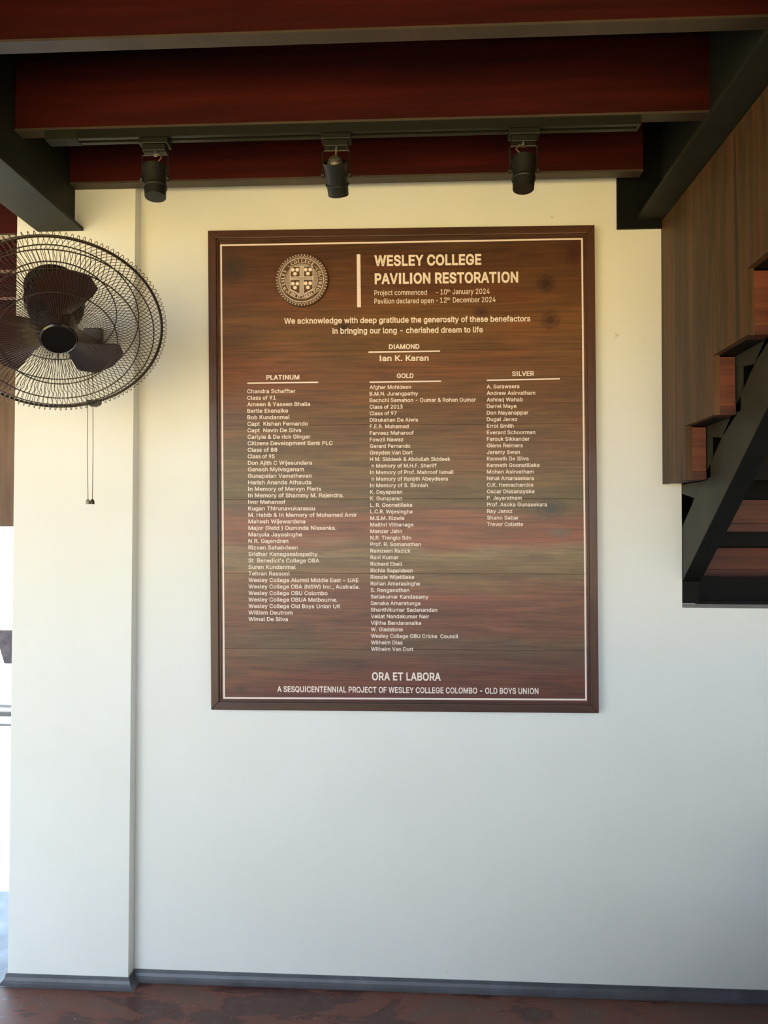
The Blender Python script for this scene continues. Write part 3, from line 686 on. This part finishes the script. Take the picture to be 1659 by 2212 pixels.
# clip on the ring, two pull cords hanging from the housing, each with a bob
th_c = min((math.radians(q) for q in range(-120, -30)), key=lambda q: abs((lambda P: (P-CAM).dot(rt)/(P-CAM).dot(fw)*F+PW/2)(fp(FR, 0, q))-201))
cp = fp(FR, 0, th_c)
MB().prism([cp+Vector(q) for q in ((-.020, -.008, .006), (.020, -.008, .006), (.016, -.008, -.008), (.004, -.008, -.013), (-.010, -.008, -.011))], (0, .02, 0)).build('guard_clip', M['fanplastic'], fan, .002)
for pxc, mt, lb in ((190, 'bobg', 'pale grey bob'), (199.5, 'bobd', 'dark brown bob')):
    top, bot = unp(pxc+.6, 745, YC), unp(pxc, 1078, YC)
    mid = unp(pxc+(-1.5 if pxc < 195 else 1.5), 970, YC)
    c_ = MB().tube([(top.x, YC, top.z), (mid.x, YC, mid.z), (bot.x, YC, bot.z)], .0010, 5).build('pull_cord', M['cable'], fan)
    q = MB().lathe([(.0012, 0), (.0042, .0018), (.0058, .006), (.0062, .013), (.0062, .015)], (bot.x, YC, bot.z), (0, 0, -1), (1, 0, 0), (0, 1, 0), 16).build('cord_bob', M[mt], c_, smooth=True); q['label'] = lb

# ================================================================== staircase at right
XS0 = ux(1430, 0, 900); TH = .0165; XS1 = XS0+TH
yk = lambda k: -.005-.2*k-.003
zb = unp(1430, 1046, 0).z; RI = .1535
st = thing('staircase', (XS0+.3, 0, zb), 'wooden staircase with brown side panel and dark steel stringer rising at right', 'staircase')
ZTP = ZR+.10
prof = [(XS0, -.001, zb)]
K = 8
for k in range(1, K+1): prof += [(XS0, yk(k), zb+RI*(k-1)), (XS0, yk(k), zb+RI*k)]
prof = [Vector(p) for p in prof if p[2] < ZC-.05]
prof += [Vector((XS0, prof[-1].y, ZC-.004)), Vector((XS0, -.001, ZC-.004))]
# side panel made of upright boards
YE_ = prof[-2].y
def contour(y):
    k = 1
    while k < K and y < yk(k)-1e-9: k += 1
    return zb+RI*(k-1)
edges = [-.001, -.095, yk(1), -.30, yk(2), -.50, yk(3), -.71, yk(4), -.90, yk(5), yk(6)]
# the wall side boards stop against the steel beam, which passes at the top
for y1, y0 in zip(edges, edges[1:]):
    zt = ZC-.004
    z0 = contour((y0+y1)/2)
    xo = 0
    MB().box(XS0, XS1, y0+.0002, y1-.0002, z0, ZR-.004).build('side_board', M['panel'], st)
for k in range(1, 6):
    y1, y0 = yk(k)+.035, yk(k)
    zl = zb+RI*(k-1)
    MB().box(XS1+.0003, XS1+.040, y0+.002, y1, zl+.0235, zl+RI-.004).build('step_block', M['redwood'], st, .001)
    MB().box(XS1+.0003, XS1+.040, y0+.0005, yk(k-1)-.006, zl+.001, zl+.023).build('tread_edge', M['redwood_shade'], st, .001)
    # folded steel pan behind the timber
    MB().box(XS1+.042, 1.70, y0+.006, y0+.012, zl, zl+RI-.003).build('riser_plate', M['black'], st)
    MB().box(XS1+.0002, 1.70, yk(k+1)+.045, y0-.0005, zl+RI-.001, zl+RI+.003).build('soffit_plate', M['redwood_shade'] if False else M['black'], st)
# steel stringer: inclined box, left face in the light
XG0 = ux(1474, 0, 1200); XG1 = ux(1510, 0, 1290)
sl2 = .155/.2
def stringer(x0, x1):
    zlow = unp(1474, 1254, 0).z; zt = unp(1478, 1126, -.02).z+.02*0
    def top(y): return zt+(-y-.02)*sl2
    def bot(y): return zlow+(-y)*sl2
    y0 = -1.15
    mb = MB().prism([(x0, -.0, zlow), (x0, 0, top(0)), (x0, y0, top(y0)), (x0, y0, bot(y0))], (x1-x0, 0, 0))
    mb.box(x0, x0+.001, -.001, 0, top(0)-.02, top(0)-.01).build('steel_stringer', [M['stairsteel']], st, .0015)
    return zlow, top, bot
zlow, top, bot = stringer(XG0, XG1)
MB().prism([(XG0+.0, -.001, zlow-.003), (XG0, -1.15, bot(-1.15)-.003), (XG0, -1.15, bot(-1.15)-.0003), (XG0, -.001, zlow-.0003)], (XG1-XG0+.004, 0, 0)).build('stringer_undershade', M['black'], st)  # thin black sheet that puts shade on the stringer's underside by colour
stringer(1.64, 1.70)
MB().box(XG0, XG1, .0003, .10, ZS+.002, top(0)).build('stringer_foot', M['black'], st)
for k in range(0, 6):
    zt_ = zb+RI*k; y1 = -.2*k
    # bracket: upright leg and level bar around a triangular gap
    yh = y1-.107
    MB().prism([(XG0, y1+.0, zt_-.030), (XG0, y1+.0, zt_-.001), (XG0, yh-.09, zt_-.001), (XG0, yh-.09, top(yh-.09)), (XG0, yh, top(yh))], (.008, 0, 0)).build('step_bracket', M['stairsteel'], st)
    MB().box(XG0, XG0+.008, y1-.028, y1-.002, top(y1-.002)-.02, zt_-.0305).build('bracket_leg', M['stairsteel'], st) if k else None
    MB().box(XG0+.03, XG0+.034, y1-.13, y1, zt_-.13, zt_-.031).build('gap_shade_sheet', M['black'], st)  # black sheet behind the gap, standing in for its darkness
# steps below the wall opening, seen past the stringer
for (yy, pt, pm, pb) in ((-.0, 1080, 1130, 1149), (.19, 1183, 1230, 1246)):
    za, zm_, zc_ = unp(1620, pt, yy).z, unp(1620, pm, yy).z, unp(1620, pb, yy).z
    MB().box(XG1+.002, 1.635, yy+.002, yy+.03, zm_, za).build('step_block', M['redwood'], st, .001)
    MB().box(XG1+.002, 1.635, yy-.001, yy+.03, zc_, zm_-.0004).build('tread_edge', M['redwood_shade'], st, .001)
    MB().box(XG1+.002, 1.635, yy+.04, yy+.05, zc_-.046, za+.08).build('riser_plate', M['black'], st)
ap = unp(1520, 1250, .19)
MB().box(XG1+.002, 1.635, .10, .11, ZS+.001, unp(1560, 1246, .10).z).build('base_plate', M['black'], st)
# loose pale wire hanging from the underside
q = [unp(1601, 802, -.36), unp(1603, 814, -.365), unp(1610, 822, -.365), unp(1618, 830, -.36), unp(1612, 818, -.37)]
tag(MB().tube(q, .0007, 5).build('loose_wire', M['chrome'], None), 'short loose pale wire stuck under the stair steps', 'wire')
# sill of the opening
o = MB().box(XO+.0005, XE-.001, -.004, .22, ZS-.0118, ZS).build('trim_2', M['grey'], None, .0015); struct(o, 'grey cement sill under the stair opening')
q = MB(); xq0, xq1 = ux(1475, 0, 1300), ux(1501, 0, 1300)
q.prism([(xq0, -.0035, ZS+.0001), (xq1, -.0035, ZS+.0001), (xq1+.006, .05, ZS+.0001), (xq0+.02, .06, ZS+.0001), (xq0, .04, ZS+.0001)], (0, 0, .0012)).build('paint_patch', M['white'], o)

# ================================================================== outside, left of the pilaster
yo = .75
p0, p1 = unp(-190, 770, yo), unp(120, 1138, yo)
t = thing('hanging_panel', ((p0.x+XL-.05)/2, yo, p1.z), 'light brown wooden panel with swirled grain hanging beyond the pilaster', 'panel')
MB().box(p0.x, XL-.02, yo, yo+.04, p1.z, p0.z).build('panel_board', M['gwood'], t, .002)
for q in (p0.x+.08, XL-.16):
    MB().box(q, q+.012, yo+.014, yo+.026, p0.z+.001, ZJ+.03).build('hanger_strap', M['black'], t)
yw = 3.3
z_w = 1.455-(1446-1139)/1600*(yw+D)
o = MB().box(-8, 3, yw, yw+.3, -.1, z_w).build('garden_wall', M['white'], None, .01); struct(o, 'low white rendered garden wall outside')
for i, (ya, h) in enumerate(((yw-.42, .10), (yw-.21, .20))):
    o = MB().box(-8, 3, ya, yw-.001 if i else ya+.209, -.004, h*.35).build('stone_step', M['kerb'], None, .01); tag(o, ['low grey stone step outside, nearest the pilaster', 'upper grey stone step against the low white garden wall'][i], 'step')
xq = unp(19, 1400, yw+.15).x
t = thing('planter', (xq+.07, yw+.15, z_w), 'tapered mottled grey planter standing on the low white wall outside', 'planter')
zt = unp(19, 1357, yw+.15).z; xl_t, xl_b = unp(4, 1357, yw+.15).x, unp(19, 1446, yw+.15).x
cx_ = xl_b+.10
rt_, rb_ = cx_-xl_t, cx_-xl_b
def sq(r, z): return [(cx_-r, yw+.15-r*.7, z), (cx_+r, yw+.15-r*.7, z), (cx_+r, yw+.15+r*.7, z), (cx_-r, yw+.15+r*.7, z)]
MB().hexa(sq(rt_, zt), sq(rb_, z_w+.001)).build('planter_body', M['pot'], t, .006)
